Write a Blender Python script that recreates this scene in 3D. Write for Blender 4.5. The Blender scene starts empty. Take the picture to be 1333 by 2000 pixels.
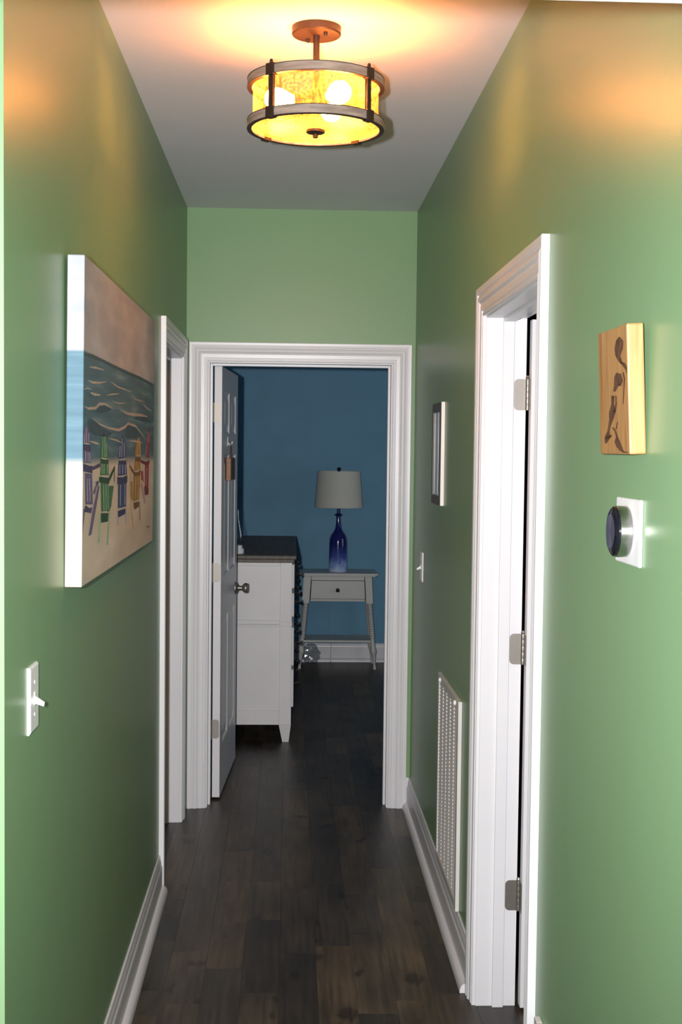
import bpy, bmesh, math, random
from mathutils import Vector, Matrix
random.seed(7)
S = bpy.context.scene
COL = S.collection
PI = math.pi
# ------------------------------------------------------------------ camera
YAW, PITCH, ROLL, CAM_H, FPX = math.radians(2.3025), math.radians(2.7763), math.radians(0.6562), 1.6575, 2500.0
fwd = Vector((math.sin(YAW)*math.cos(PITCH), math.cos(YAW)*math.cos(PITCH), -math.sin(PITCH)))
rt0 = Vector((math.cos(YAW), -math.sin(YAW), 0)); up0 = rt0.cross(fwd)
rt = rt0*math.cos(ROLL) + up0*math.sin(ROLL); up = -rt0*math.sin(ROLL) + up0*math.cos(ROLL)
CO = Vector((0, 0, CAM_H))
cd = bpy.data.cameras.new('camera'); cam = bpy.data.objects.new('camera', cd); COL.objects.link(cam)
cd.sensor_fit = 'VERTICAL'; cd.sensor_height = 24.0; cd.lens = 24.0*FPX/2000.0
cd.clip_start = 0.02; cd.clip_end = 60
M = Matrix((rt, up, -fwd)).transposed().to_4x4(); M.translation = CO
cam.matrix_world = M
S.camera = cam
def on_x(px, py, X):            # point of the plane x = X seen at a pixel of the photograph
    d = fwd + rt*((px-666.5)/FPX) + up*((1000-py)/FPX)
    return CO + d*((X-CO.x)/d.x)
# ------------------------------------------------------------------ world, flash, exposure
W = bpy.data.worlds.new('world'); S.world = W; W.use_nodes = True
W.node_tree.nodes['Background'].inputs[0].default_value = (0.80, 0.90, 1.0, 1)
W.node_tree.nodes['Background'].inputs[1].default_value = 0.32
FLASH = 750.0                    # the camera's own pop-up flash, left of the lens as the camera is held upright
fl = bpy.data.lights.new('camera_flash', 'SPOT'); fl.energy = FLASH; fl.shadow_soft_size = 0.018
fl.spot_size = math.radians(84); fl.spot_blend = 1.0; fl.color = (1.0, 0.985, 0.985)
flo = bpy.data.objects.new('camera_flash', fl); COL.objects.link(flo)
flo.location = (-0.105, 0.02, 1.685); flo.rotation_euler = (-fwd).to_track_quat('Z', 'Y').to_euler()
# daylight fill through an unseen window, added to brighten the bedroom
wl_ = bpy.data.lights.new('window_fill', 'AREA'); wl_.shape = 'RECTANGLE'; wl_.size = 1.5; wl_.size_y = 1.2; wl_.energy = 14; wl_.color = (.86, .93, 1)
wo = bpy.data.objects.new('window_fill', wl_); COL.objects.link(wo); wo.location = (3.55, 7.9, 1.5); wo.rotation_euler = (0, math.radians(90), 0)
S.view_settings.view_transform = 'Standard'; S.view_settings.look = 'None'
S.view_settings.exposure = 0.0; S.view_settings.gamma = 1.0; S.view_settings.use_curve_mapping = False
BULB = 205.0
# ------------------------------------------------------------------ dimensions of the hallway
WL, WR, D, CH, T = -0.4748, 0.5686, 5.8606, 2.743, 0.12
Y0 = 2.1467
# ------------------------------------------------------------------ materials
def srgb(r, g, b):
    f = lambda c: (c/255/12.92 if c/255 <= 0.04045 else ((c/255+0.055)/1.055)**2.4)
    return (f(r), f(g), f(b), 1)
MATS = {}
def new_mat(name):
    m = bpy.data.materials.new(name); m.use_nodes = True
    nt = m.node_tree; MATS[name] = m
    return m, nt, nt.nodes['Principled BSDF']
def N(nt, t, **kw):
    n = nt.nodes.new(t)
    for k, v in kw.items(): setattr(n, k, v)
    return n
def coords(nt, scale=(1, 1, 1), kind='Object'):
    tc = N(nt, 'ShaderNodeTexCoord'); mp = N(nt, 'ShaderNodeMapping')
    nt.links.new(tc.outputs[kind], mp.inputs[0]); mp.inputs['Scale'].default_value = scale
    return mp.outputs[0]
def ramp(nt, fac, stops):
    r = N(nt, 'ShaderNodeValToRGB'); nt.links.new(fac, r.inputs[0])
    e = r.color_ramp.elements
    while len(e) < len(stops): e.new(0.5)
    for k, (p, c) in enumerate(stops):
        e[k].position = p; e[k].color = c if len(c) == 4 else (*c, 1)
    return r.outputs[0]
def mat(name, c, rough=0.5, metal=0.0, c2=None, nscale=(6, 6, 6), bump=0.0, bscale=200.0, spec=0.5, **kw):
    m, nt, b = new_mat(name)
    b.inputs['Base Color'].default_value = (*c[:3], 1)
    b.inputs['Roughness'].default_value = rough; b.inputs['Metallic'].default_value = metal
    b.inputs['Specular IOR Level'].default_value = spec
    co = coords(nt)
    nz = N(nt, 'ShaderNodeTexNoise'); nz.inputs['Detail'].default_value = 4; nz.inputs['Scale'].default_value = 1
    mp = N(nt, 'ShaderNodeMapping'); mp.inputs['Scale'].default_value = nscale
    nt.links.new(co, mp.inputs[0]); nt.links.new(mp.outputs[0], nz.inputs[0])
    if c2 is None: c2 = tuple(x*0.93 for x in c[:3])
    nt.links.new(ramp(nt, nz.outputs[0], [(0.35, c), (0.65, c2)]), b.inputs['Base Color'])
    if bump:
        n2 = N(nt, 'ShaderNodeTexNoise'); n2.inputs['Scale'].default_value = bscale; nt.links.new(co, n2.inputs[0])
        bp = N(nt, 'ShaderNodeBump'); bp.inputs['Strength'].default_value = bump; bp.inputs['Distance'].default_value = 0.002
        nt.links.new(n2.outputs[0], bp.inputs['Height']); nt.links.new(bp.outputs[0], b.inputs['Normal'])
    for k, v in kw.items(): b.inputs[k].default_value = v
    return m
mat('wall_green', (0.205, 0.340, 0.178), 0.35, c2=(0.198, 0.330, 0.172), nscale=(1.5, 1.5, .6), bump=0.12, bscale=260, spec=0.25)
mat('ceiling_white', (0.74, 0.73, 0.78), 0.75, c2=(0.71, 0.70, 0.75), nscale=(2, 2, 2), bump=0.1, bscale=180)
mat('wall_blue', (0.118, 0.285, 0.415), 0.5, bump=0.1, bscale=220, spec=0.2)
mat('room_grey', (0.42, 0.44, 0.44), 0.6)
mat('trim_white', (0.69, 0.685, 0.71), 0.34, c2=(0.665, 0.66, 0.685), nscale=(3, 3, 3))
mat('plastic_white', (0.80, 0.80, 0.80), 0.35)
mat('vent_white', (0.62, 0.60, 0.585), 0.4)
mat('dark_gap', (0.02, 0.02, 0.022), 0.8)
mat('nickel', (0.27, 0.25, 0.225), 0.42, 0.8, bump=0.05)
mat('steel', (0.42, 0.41, 0.40), 0.24, 1.0, nscale=(1, 300, 300))
mat('black_glass', (0.006, 0.006, 0.012), 0.08)
mat('screen_blue', (0.012, 0.013, 0.06), 0.08)
mat('lamp_bronze', (0.05, 0.027, 0.019), 0.45, 0.4, c2=(0.035, 0.019, 0.014), nscale=(30, 30, 30))
mat('lamp_iron', (0.035, 0.022, 0.018), 0.5, 0.5)
mat('lamp_wood', (0.30, 0.245, 0.205), 0.6, c2=(0.17, 0.135, 0.115), nscale=(12, 12, 90), bump=0.2, bscale=90)
mat('frame_grey', (0.11, 0.10, 0.095), 0.45, c2=(0.08, 0.075, 0.07), nscale=(20, 20, 60))
mat('frame_edge', (0.80, 0.76, 0.71), 0.5)
mat('photo_dark', (0.055, 0.06, 0.07), 0.2); mat('photo_light', (0.42, 0.43, 0.43), 0.2, c2=(.3, .31, .3), nscale=(30, 30, 8))
mat('photo_white', (0.75, 0.74, 0.76), 0.2)
mat('dresser_white', (0.70, 0.685, 0.69), 0.4, c2=(0.67, 0.655, 0.66), nscale=(5, 5, 5))
mat('dresser_top', (0.145, 0.12, 0.10), 0.55, c2=(0.10, 0.085, 0.072), nscale=(40, 4, 40))
mat('knob_dark', (0.012, 0.011, 0.011), 0.35)
mat('table_paint', (0.52, 0.52, 0.49), 0.4)
mat('shade_linen', (0.60, 0.60, 0.52), 0.85, c2=(0.55, 0.55, 0.48), nscale=(160, 160, 160), bump=0.2, bscale=500)
mat('sign_wood', (0.30, 0.12, 0.035), 0.5, c2=(0.19, 0.075, 0.025), nscale=(8, 8, 90))
mat('sign_face', (0.115, 0.065, 0.032), 0.55, c2=(0.06, 0.035, 0.02), nscale=(10, 10, 40))
mat('string_brown', (0.10, 0.055, 0.03), 0.8)
mat('burn', (0.05, 0.022, 0.012), 0.7, c2=(0.12, 0.05, 0.022), nscale=(60, 60, 60))
mat('cord_clear', (0.55, 0.58, 0.60), 0.12)
mat('cord_grey', (0.34, 0.36, 0.37), 0.4)
# pine plaque
m, nt, b = new_mat('pine')
co = coords(nt, (1, 1, 1)); wv = N(nt, 'ShaderNodeTexNoise'); mp = N(nt, 'ShaderNodeMapping'); mp.inputs['Scale'].default_value = (60, 60, 5)
nt.links.new(co, mp.inputs[0]); nt.links.new(mp.outputs[0], wv.inputs[0]); wv.inputs['Detail'].default_value = 6; wv.inputs['Scale'].default_value = 1.4
nt.links.new(ramp(nt, wv.outputs[0], [(0.3, (0.45, 0.25, 0.095)), (0.52, (0.38, 0.195, 0.068)), (0.7, (0.28, 0.13, 0.042))]), b.inputs['Base Color'])
b.inputs['Roughness'].default_value = 0.45
# floor planks: colour per plank, long grain, knots
m, nt, b = new_mat('floor_plank')
tc = N(nt, 'ShaderNodeTexCoord'); oi = N(nt, 'ShaderNodeObjectInfo')
ad = N(nt, 'ShaderNodeVectorMath', operation='MULTIPLY_ADD'); nt.links.new(oi.outputs['Random'], ad.inputs[0])
ad.inputs[1].default_value = (17, 31, 5); nt.links.new(tc.outputs['Object'], ad.inputs[2])
def gn(sc, scale, det, out):
    mp = N(nt, 'ShaderNodeMapping'); mp.inputs['Scale'].default_value = sc; nt.links.new(ad.outputs[0], mp.inputs[0])
    n = N(nt, 'ShaderNodeTexNoise'); n.inputs['Scale'].default_value = scale; n.inputs['Detail'].default_value = det
    nt.links.new(mp.outputs[0], n.inputs[0]); return n.outputs[0]
g1 = gn((40, 2.2, 1), 1.6, 8, 0); g2 = gn((7, 3, 1), 1.0, 4, 0); g3 = gn((16, 7, 1), 1.0, 2, 0)
grain = ramp(nt, g1, [(0.3, (0.6, 0.6, 0.6)), (0.7, (1.4, 1.4, 1.4))])
tone = ramp(nt, oi.outputs['Random'], [(0.0, (0.027, 0.021, 0.018)), (0.35, (0.041, 0.032, 0.025)), (0.7, (0.054, 0.040, 0.027)), (1.0, (0.078, 0.056, 0.034))])
blot = ramp(nt, g2, [(0.32, (0.62, 0.62, 0.64)), (0.68, (1.4, 1.36, 1.26))])
knot = ramp(nt, g3, [(0.27, (0.35, 0.33, 0.32)), (0.36, (1, 1, 1))])
def mul(a, c):
    x = N(nt, 'ShaderNodeMix', data_type='RGBA', blend_type='MULTIPLY'); x.inputs[0].default_value = 1
    nt.links.new(a, x.inputs[6]); nt.links.new(c, x.inputs[7]); return x.outputs[2]
nt.links.new(mul(mul(mul(tone, grain), blot), knot), b.inputs['Base Color'])
b.inputs['Roughness'].default_value = 0.42; b.inputs['Specular IOR Level'].default_value = 0.4
bp = N(nt, 'ShaderNodeBump'); bp.inputs['Strength'].default_value = 0.15; bp.inputs['Distance'].default_value = 0.001
nt.links.new(g1, bp.inputs['Height']); nt.links.new(bp.outputs[0], b.inputs['Normal'])
mat('floor_base', (0.045, 0.036, 0.030), 0.5, c2=(0.07, 0.055, 0.042), nscale=(8, 1.5, 1))
# beach canvas: bands of sky, sea and sand by height on the canvas
m, nt, b = new_mat('beach_paint')
tc = N(nt, 'ShaderNodeTexCoord'); sp = N(nt, 'ShaderNodeSeparateXYZ'); nt.links.new(tc.outputs['Object'], sp.inputs[0])
n1 = N(nt, 'ShaderNodeTexNoise'); n1.inputs['Scale'].default_value = 1; n1.inputs['Detail'].default_value = 5
mps = N(nt, 'ShaderNodeMapping'); mps.inputs['Scale'].default_value = (4, 3.2, 11); nt.links.new(tc.outputs['Object'], mps.inputs[0]); nt.links.new(mps.outputs[0], n1.inputs[0])
mpw = N(nt, 'ShaderNodeMapping'); mpw.inputs['Scale'].default_value = (2, 2, 26); nt.links.new(tc.outputs['Object'], mpw.inputs[0])
n2 = N(nt, 'ShaderNodeTexNoise'); n2.inputs['Scale'].default_value = 1.5; n2.inputs['Detail'].default_value = 4; nt.links.new(mpw.outputs[0], n2.inputs[0])
sky = ramp(nt, n1.outputs[0], [(0.3, (0.27, 0.29, 0.35)), (0.52, (0.38, 0.38, 0.41)), (0.75, (0.50, 0.52, 0.58))])
sea = ramp(nt, n2.outputs[0], [(0.3, (0.045, 0.115, 0.17)), (0.55, (0.075, 0.165, 0.225)), (0.75, (0.18, 0.29, 0.35))])
sand = ramp(nt, n1.outputs[0], [(0.3, (0.56, 0.47, 0.38)), (0.6, (0.66, 0.57, 0.48)), (0.75, (0.74, 0.67, 0.60))])
def step_at(z, soft):
    mr = N(nt, 'ShaderNodeMapRange'); mr.inputs[1].default_value = z-soft; mr.inputs[2].default_value = z+soft
    nt.links.new(sp.outputs[2], mr.inputs[0]); return mr.outputs[0]
def mix(f, a, c):
    x = N(nt, 'ShaderNodeMix', data_type='RGBA'); nt.links.new(f, x.inputs[0]); nt.links.new(a, x.inputs[6]); nt.links.new(c, x.inputs[7]); return x.outputs[2]
nt.links.new(mix(step_at(0.498, 0.003), mix(step_at(0.262, 0.012), sand, sea), sky), b.inputs['Base Color'])
b.inputs['Roughness'].default_value = 0.6
for nm, c in dict(paint_purple=(.15, .125, .27), paint_purple_dark=(.075, .06, .16), paint_purple_light=(.52, .48, .62),
                  paint_green=(.06, .20, .10), paint_green_dark=(.018, .075, .035), paint_green_light=(.36, .58, .38),
                  paint_blue=(.05, .08, .23), paint_blue_dark=(.03, .045, .15), paint_blue_light=(.42, .48, .66),
                  paint_yellow=(.40, .23, .05), paint_yellow_dark=(.20, .09, .03), paint_yellow_light=(.70, .50, .20),
                  paint_red=(.36, .05, .08), paint_red_dark=(.20, .025, .05), paint_red_light=(.70, .35, .38),
                  paint_foam=(.50, .42, .37), paint_wave=(.040, .095, .14), paint_cream=(.62, .58, .48)).items():
    mat(nm, c, 0.6, c2=tuple(x*.75 for x in c), nscale=(40, 40, 40))
# lamp base glaze: navy above, pale blue below
m, nt, b = new_mat('blue_glaze')
tc = N(nt, 'ShaderNodeTexCoord'); sp = N(nt, 'ShaderNodeSeparateXYZ'); nt.links.new(tc.outputs['Object'], sp.inputs[0])
n1 = N(nt, 'ShaderNodeTexNoise'); n1.inputs['Scale'].default_value = 22; n1.inputs['Detail'].default_value = 5; nt.links.new(tc.outputs['Object'], n1.inputs[0])
ma = N(nt, 'ShaderNodeMath', operation='MULTIPLY_ADD'); nt.links.new(n1.outputs[0], ma.inputs[0]); ma.inputs[1].default_value = 0.12; nt.links.new(sp.outputs[2], ma.inputs[2])
nt.links.new(ramp(nt, ma.outputs[0], [(0.04, (0.62, 0.72, 0.86)), (0.10, (0.30, 0.42, 0.70)), (0.17, (0.06, 0.09, 0.34)), (0.26, (0.014, 0.018, 0.13))]), b.inputs['Base Color'])
b.inputs['Roughness'].default_value = 0.12
# seeded glass: lets light through, scatters a little; the plate below scatters most of it
def glass(name, scat, col, tint=(1, .96, .88, 1), refl=0.07):
    m, nt, b = new_mat(name); nt.nodes.remove(b); out = nt.nodes['Material Output']
    tr = N(nt, 'ShaderNodeBsdfTransparent'); tr.inputs[0].default_value = tint
    tl = N(nt, 'ShaderNodeBsdfTranslucent'); tl.inputs[0].default_value = (*col, 1)
    gl = N(nt, 'ShaderNodeBsdfGlossy'); gl.inputs['Roughness'].default_value = 0.12
    vo = N(nt, 'ShaderNodeTexNoise'); vo.inputs['Scale'].default_value = 150; vo.inputs['Detail'].default_value = 2
    nt.links.new(coords(nt), vo.inputs[0])
    r = ramp(nt, vo.outputs[0], [(0.38, (scat*.45,)*3), (0.62, (min(1, scat*1.7),)*3)])
    m1 = N(nt, 'ShaderNodeMixShader'); nt.links.new(r, m1.inputs[0]); nt.links.new(tr.outputs[0], m1.inputs[1]); nt.links.new(tl.outputs[0], m1.inputs[2])
    m2 = N(nt, 'ShaderNodeMixShader'); m2.inputs[0].default_value = refl; nt.links.new(m1.outputs[0], m2.inputs[1]); nt.links.new(gl.outputs[0], m2.inputs[2])
    bp = N(nt, 'ShaderNodeBump'); bp.inputs['Strength'].default_value = 0.4; bp.inputs['Distance'].default_value = 0.002
    nt.links.new(vo.outputs[0], bp.inputs['Height']); nt.links.new(bp.outputs[0], gl.inputs['Normal'])
    nt.links.new(m2.outputs[0], out.inputs[0])
glass('seeded_glass', 0.26, (0.55, 0.42, 0.16))
glass('frosted_glass', 0.60, (0.42, 0.36, 0.13))
glass('clear_glass', 0.03, (0.8, 0.85, 0.88), (.94, .96, .97, 1), .22)
glass('window_glass', 0.0, (0.8, 0.85, 0.88), (.96, .98, 1, 1), .05)
m, nt, b = new_mat('bulb_glow')
b.inputs['Base Color'].default_value = (1, .9, .7, 1); b.inputs['Emission Color'].default_value = (1.0, 0.30, 0.062, 1); b.inputs['Emission Strength'].default_value = BULB
# ------------------------------------------------------------------ mesh helpers
def obj(name, verts, faces, mt, parent=None, smooth=False, loc=None, mats=None, fm=None):
    me = bpy.data.meshes.new(name); me.from_pydata([tuple(v) for v in verts], [], faces); me.update()
    bm = bmesh.new(); bm.from_mesh(me); bmesh.ops.recalc_face_normals(bm, faces=bm.faces); bm.to_mesh(me); bm.free()
    o = bpy.data.objects.new(name, me); COL.objects.link(o)
    for k in (mats or [mt]): me.materials.append(MATS[k])
    if fm:
        for p, i in zip(me.polygons, fm): p.material_index = i
    if smooth:
        for p in me.polygons: p.use_smooth = True
        try: me.set_sharp_from_angle(angle=math.radians(38))
        except Exception: pass
    if parent: o.parent = parent
    if loc: o.location = loc
    return o
class MB:
    def __init__(s): s.v = []; s.f = []
    def add(s, v, f):
        n = len(s.v); s.v += [Vector(p) for p in v]; s.f += [tuple(i+n for i in q) for q in f]; return s
    def box(s, x0, x1, y0, y1, z0, z1, bev=0.0):
        if bev <= 0:
            v = [(x, y, z) for x in (x0, x1) for y in (y0, y1) for z in (z0, z1)]
            return s.add(v, [(0, 1, 3, 2), (4, 6, 7, 5), (0, 4, 5, 1), (2, 3, 7, 6), (0, 2, 6, 4), (1, 5, 7, 3)])
        bm = bmesh.new(); bmesh.ops.create_cube(bm, size=1)
        for q in bm.verts: q.co = Vector(((x0+x1)/2+q.co.x*(x1-x0), (y0+y1)/2+q.co.y*(y1-y0), (z0+z1)/2+q.co.z*(z1-z0)))
        bmesh.ops.bevel(bm, geom=list(bm.edges), offset=bev, segments=2, affect='EDGES', profile=0.5)
        bm.verts.index_update(); s.add([q.co.copy() for q in bm.verts], [tuple(q.index for q in f.verts) for f in bm.faces]); bm.free(); return s
    def lathe(s, prof, c=(0, 0, 0), n=28, ax='Z', closed=False):      # prof: (radius, height)
        base = len(s.v); c = Vector(c)
        for (r, h) in prof:
            for k in range(n):
                a = 2*PI*k/n; p = (r*math.cos(a), r*math.sin(a), h)
                if ax == 'X': p = (h, p[0], p[1])
                if ax == 'Y': p = (p[0], h, p[1])
                s.v.append(c+Vector(p))
        m = len(prof)
        for i in range(m if closed else m-1):
            for k in range(n):
                a, b_ = base+i*n, base+((i+1) % m)*n
                s.f.append((a+k, a+(k+1) % n, b_+(k+1) % n, b_+k))
        if not closed:
            if prof[0][0] > 1e-6: s.f.append(tuple(base+k for k in range(n))[::-1])
            if prof[-1][0] > 1e-6: s.f.append(tuple(base+(m-1)*n+k for k in range(n)))
        return s
    def tube(s, pts, rad, n=8):
        pts = [Vector(p) for p in pts]; base = len(s.v); m = len(pts)
        if not isinstance(rad, (list, tuple)): rad = [rad]*m
        ref = Vector((0, 0, 1)) if abs((pts[-1]-pts[0]).normalized().z) < 0.9 else Vector((1, 0, 0))
        for i, p in enumerate(pts):
            t = (pts[min(i+1, m-1)]-pts[max(i-1, 0)]).normalized(); a = t.cross(ref).normalized(); b_ = t.cross(a)
            for k in range(n):
                q = 2*PI*k/n; s.v.append(p+(a*math.cos(q)+b_*math.sin(q))*rad[i])
        for i in range(m-1):
            for k in range(n):
                s.f.append((base+i*n+k, base+i*n+(k+1) % n, base+(i+1)*n+(k+1) % n, base+(i+1)*n+k))
        s.f.append(tuple(base+k for k in range(n))[::-1]); s.f.append(tuple(base+(m-1)*n+k for k in range(n)))
        return s
    def prism(s, poly, axis, a0, a1):                                # poly in the other two axes
        n = len(poly); v = []
        for a in (a0, a1):
            for (p, q) in poly: v.append((a, p, q) if axis == 'X' else (p, a, q) if axis == 'Y' else (p, q, a))
        return s.add(v, [tuple(range(n))[::-1], tuple(range(n, 2*n))]+[(k, (k+1) % n, n+(k+1) % n, n+k) for k in range(n)])
    def hexa(s, bot, top):                                           # two quads -> solid
        return s.add(list(bot)+list(top), [(3, 2, 1, 0), (4, 5, 6, 7), (0, 1, 5, 4), (1, 2, 6, 5), (2, 3, 7, 6), (3, 0, 4, 7)])
    def build(s, name, mt, parent=None, smooth=False, **k): return obj(name, s.v, s.f, mt, parent, smooth, **k)
def tag(o, label, cat, group=None, kind=None):
    o['label'] = label; o['category'] = cat
    if group: o['group'] = group
    if kind: o['kind'] = kind
    return o
def thing(name, label, cat, loc=(0, 0, 0), rot=(0, 0, 0), group=None, kind=None):
    o = bpy.data.objects.new(name, None); COL.objects.link(o); o.empty_display_size = 0.05
    o.location = loc; o.rotation_euler = rot
    return tag(o, label, cat, group, kind)
ST = 'structure'
# ------------------------------------------------------------------ room shell
# openings (clear between jambs) and jamb thickness
LDY0, LDY1, RDY0, RDY1, FDX0, FDX1, OH, JT = 4.812, 5.622, 2.923, 3.7348, -0.369, 0.459, 2.047, 0.018
def wall_y(name, x0, x1, y0, y1, op, mt, label, z1=CH, mats=None):    # wall running along Y with a door opening
    m = MB()
    if op:
        a, c = op[0]-JT, op[1]+JT
        m.box(x0, x1, y0, a, 0, z1); m.box(x0, x1, c, y1, 0, z1); m.box(x0, x1, a, c, OH+JT, z1)
    else: m.box(x0, x1, y0, y1, 0, z1)
    return tag(m.build(name, mt), label, 'wall', kind=ST)
wall_y('wall_left', WL-T, WL, Y0, D, (LDY0, LDY1), 'wall_green', 'green hallway wall carrying the beach canvas')
wall_y('wall_right', WR, WR+T, -1.2, D, (RDY0, RDY1), 'wall_green', 'green hallway wall carrying the thermostat and return vent')
m = MB(); a, c = FDX0-JT, FDX1+JT
m.box(WL-T, a, D, D+T, 0, CH); m.box(c, WR+T, D, D+T, 0, CH); m.box(a, c, D, D+T, OH+JT, CH)
tag(m.build('wall_far', 'wall_green'), 'green end wall above the bedroom doorway', 'wall', kind=ST)
m = MB(); m.box(-2.6, WL-T, Y0, Y0+T, 0, CH)
tag(m.build('wall_front', 'wall_green'), 'green wall at the mouth of the hallway beside its left corner', 'wall', kind=ST)
m = MB(); m.box(-2.6, WR, 1.11, 1.21, 2.083, CH)
tag(m.build('wall_header', 'wall_green'), 'wall above the opening in front of the hallway', 'wall', kind=ST)
m = MB(); m.box(-2.6, WR, 1.10, 1.22, 2.083, 2.093, .001)
tag(m.build('trim_4', 'trim_white'), 'white head trim under the wall above the front opening', 'door trim', kind=ST)
m = MB(); m.box(-3.4, 3.4, -1.2, 10.4, CH, CH+0.1)
tag(m.build('ceiling', 'ceiling_white'), 'white flat hallway and bedroom ceiling', 'ceiling', kind=ST)
# bedroom shell
BY, BX0, BX1 = 9.9666, -0.60, 3.2
m = MB(); m.box(BX0-T, BX1+T, BY, BY+T, 0, CH); tag(m.build('wall_back', 'wall_blue'), 'blue bedroom wall behind the table lamp', 'wall', kind=ST)
m = MB(); m.box(BX0-T, BX0, D+T, BY, 0, CH); tag(m.build('wall_bedroom_left', 'wall_blue'), 'blue bedroom wall behind the open door and dresser', 'wall', kind=ST)
m = MB(); m.box(BX1, BX1+T, D+T, 7.1, 0, CH); m.box(BX1, BX1+T, 8.7, BY, 0, CH); m.box(BX1, BX1+T, 7.1, 8.7, 0, .85); m.box(BX1, BX1+T, 7.1, 8.7, 2.15, CH); tag(m.build('wall_bedroom_right', 'wall_blue'), 'blue bedroom wall to the right of the side table', 'wall', kind=ST)
m = MB(); m.box(WR+T, BX1, D, D+T, 0, CH); tag(m.build('wall_bedroom_front', 'wall_blue'), 'bedroom wall beside its doorway', 'wall', kind=ST)
wn = thing('unseen_window_1', 'unseen white framed bedroom window added in the right blue wall for fill light', 'window', (BX1, 7.1, .85), kind=ST)  # out of view; added so the area light can fill the bedroom
for nm, y0, y1, z0, z1 in (('window_frame', 0, .05, 0, 1.3), ('window_frame', 1.55, 1.6, 0, 1.3), ('window_frame', .05, 1.55, 0, .05), ('window_frame', .05, 1.55, 1.25, 1.3), ('window_frame', .05, 1.55, .625, .675)):
    m = MB(); m.box(.03, .08, y0, y1, z0, z1, .002); m.build(nm, 'trim_white', wn)
for z0, z1 in ((.05, .625), (.675, 1.25)):
    m = MB(); m.box(.052, .056, .05, 1.55, z0, z1); m.build('pane', 'window_glass', wn)
# side rooms seen only through their door gaps
m = MB(); m.box(-3.0, -2.9, Y0+T, D, 0, CH); m.box(-3.0, WL-T, D, D+T, 0, CH); tag(m.build('wall_left_room', 'room_grey'), 'plain walls of the dark room behind the left doorway', 'wall', kind=ST)
m = MB(); m.box(3.0, 3.1, 1.2, D, 0, CH); m.box(WR+T, 3.0, 1.2, 1.3, 0, CH); tag(m.build('wall_right_room', 'room_grey'), 'plain walls of the room behind the right doorway', 'wall', kind=ST)
# floor: base slab and planks
m = MB(); m.box(-3.4, 3.4, -1.2, 10.4, -0.08, -0.005)
floor = tag(m.build('floor', 'floor_base'), 'dark brown wood-look plank floor', 'floor', kind=ST)
PW = 0.118; meshes = {}
def plank_mesh(L):
    if L not in meshes:
        mb = MB(); g = 0.0001; c = 0.0003; w = PW/2-g; l = L/2-g
        mb.add([(-w, -l, -.005), (w, -l, -.005), (w, l, -.005), (-w, l, -.005), (-w, -l, -c), (w, -l, -c), (w, l, -c), (-w, l, -c),
                (-w+c, -l+c, 0), (w-c, -l+c, 0), (w-c, l-c, 0), (-w+c, l-c, 0)],
               [(3, 2, 1, 0)]+[(k, (k+1) % 4, 4+(k+1) % 4, 4+k) for k in range(4)]+[(4+k, 4+(k+1) % 4, 8+(k+1) % 4, 8+k) for k in range(4)]+[(8, 9, 10, 11)])
        o = mb.build('plank', 'floor_plank'); meshes[L] = o.data; bpy.data.objects.remove(o)
    return meshes[L]
LENS = (0.40, 0.61, 0.80); cnt = 0
x = WL-0.075-2*PW
while x < 1.05:
    near = WL-.2 < x < WR+.2
    y = (2.6 if near else (2.9 if x > 0 else 4.6)) - random.random()*0.6
    while y < BY:
        L = random.choice(LENS)
        L = min((l for l in LENS if y+l >= BY), default=L) if BY-y < .8 else L
        if y+L > BY+.3: break
        o = bpy.data.objects.new('plank', plank_mesh(L)); COL.objects.link(o); o.parent = floor
        o.location = (x, y+L/2, 0); y += L; cnt += 1
    x += PW
# ------------------------------------------------------------------ door trim
PROF = [(0, 0), (0, .008), (.004, .0105), (.009, .0105), (.011, .0075), (.016, .0075), (.018, .0115), (.036, .0125), (.038, .0105), (.042, .0115),
        (.050, .0165), (.058, .0180), (.066, .0160), (.070, .0135), (.073, .0135), (.075, .0170), (.084, .0185), (.094, .0190), (.0965, .0175), (.0965, 0)]
CW = .086; PROF = [(w*CW/.0965, d) for w, d in PROF]
def casing(root, fn, s0, s1, zt):       # fn(s, z, d) -> world; opening edges s0 < s1, head at zt
    n = len(PROF)
    def strip(name, A, B):
        v = [fn(*p) for p in A]+[fn(*p) for p in B]
        f = [(k, k+1, n+k+1, n+k) for k in range(n-1)]+[tuple(range(n)), tuple(range(n, 2*n))]
        return obj(name, v, f, 'trim_white', root)
    strip('casing_leg', [(s0-w, 0.0, d) for w, d in PROF], [(s0-w, zt+w, d) for w, d in PROF])
    strip('casing_leg', [(s1+w, 0.0, d) for w, d in PROF], [(s1+w, zt+w, d) for w, d in PROF])
    strip('casing_head', [(s0-w, zt+w, d) for w, d in PROF], [(s1+w, zt+w, d) for w, d in PROF])
RV = 0.006
t1 = thing('trim_1', 'white moulded casing around the left hallway doorway', 'door trim', (WL, LDY0, 0), kind=ST)
t2 = thing('trim_2', 'white moulded casing around the right hallway doorway', 'door trim', (WR, RDY0, 0), kind=ST)
t3 = thing('trim_3', 'white moulded casing around the bedroom doorway', 'door trim', (FDX0, D, 0), kind=ST)
bpy.context.view_layer.update()
def loc_fn(root, f):
    o = Vector(root.location); return lambda s, z, d: f(s, z, d)-o
casing(t1, loc_fn(t1, lambda s, z, d: Vector((WL+d, s, z))), LDY0-RV, LDY1+RV, OH+RV)
casing(t2, loc_fn(t2, lambda s, z, d: Vector((WR-d, s, z))), RDY0-RV, RDY1+RV, OH+RV)
casing(t3, loc_fn(t3, lambda s, z, d: Vector((s, D-d, z))), FDX0-RV, FDX1+RV, OH+RV)
def shift(mb, root):
    o = Vector(root.location); mb.v = [p-o for p in mb.v]; return mb
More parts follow.
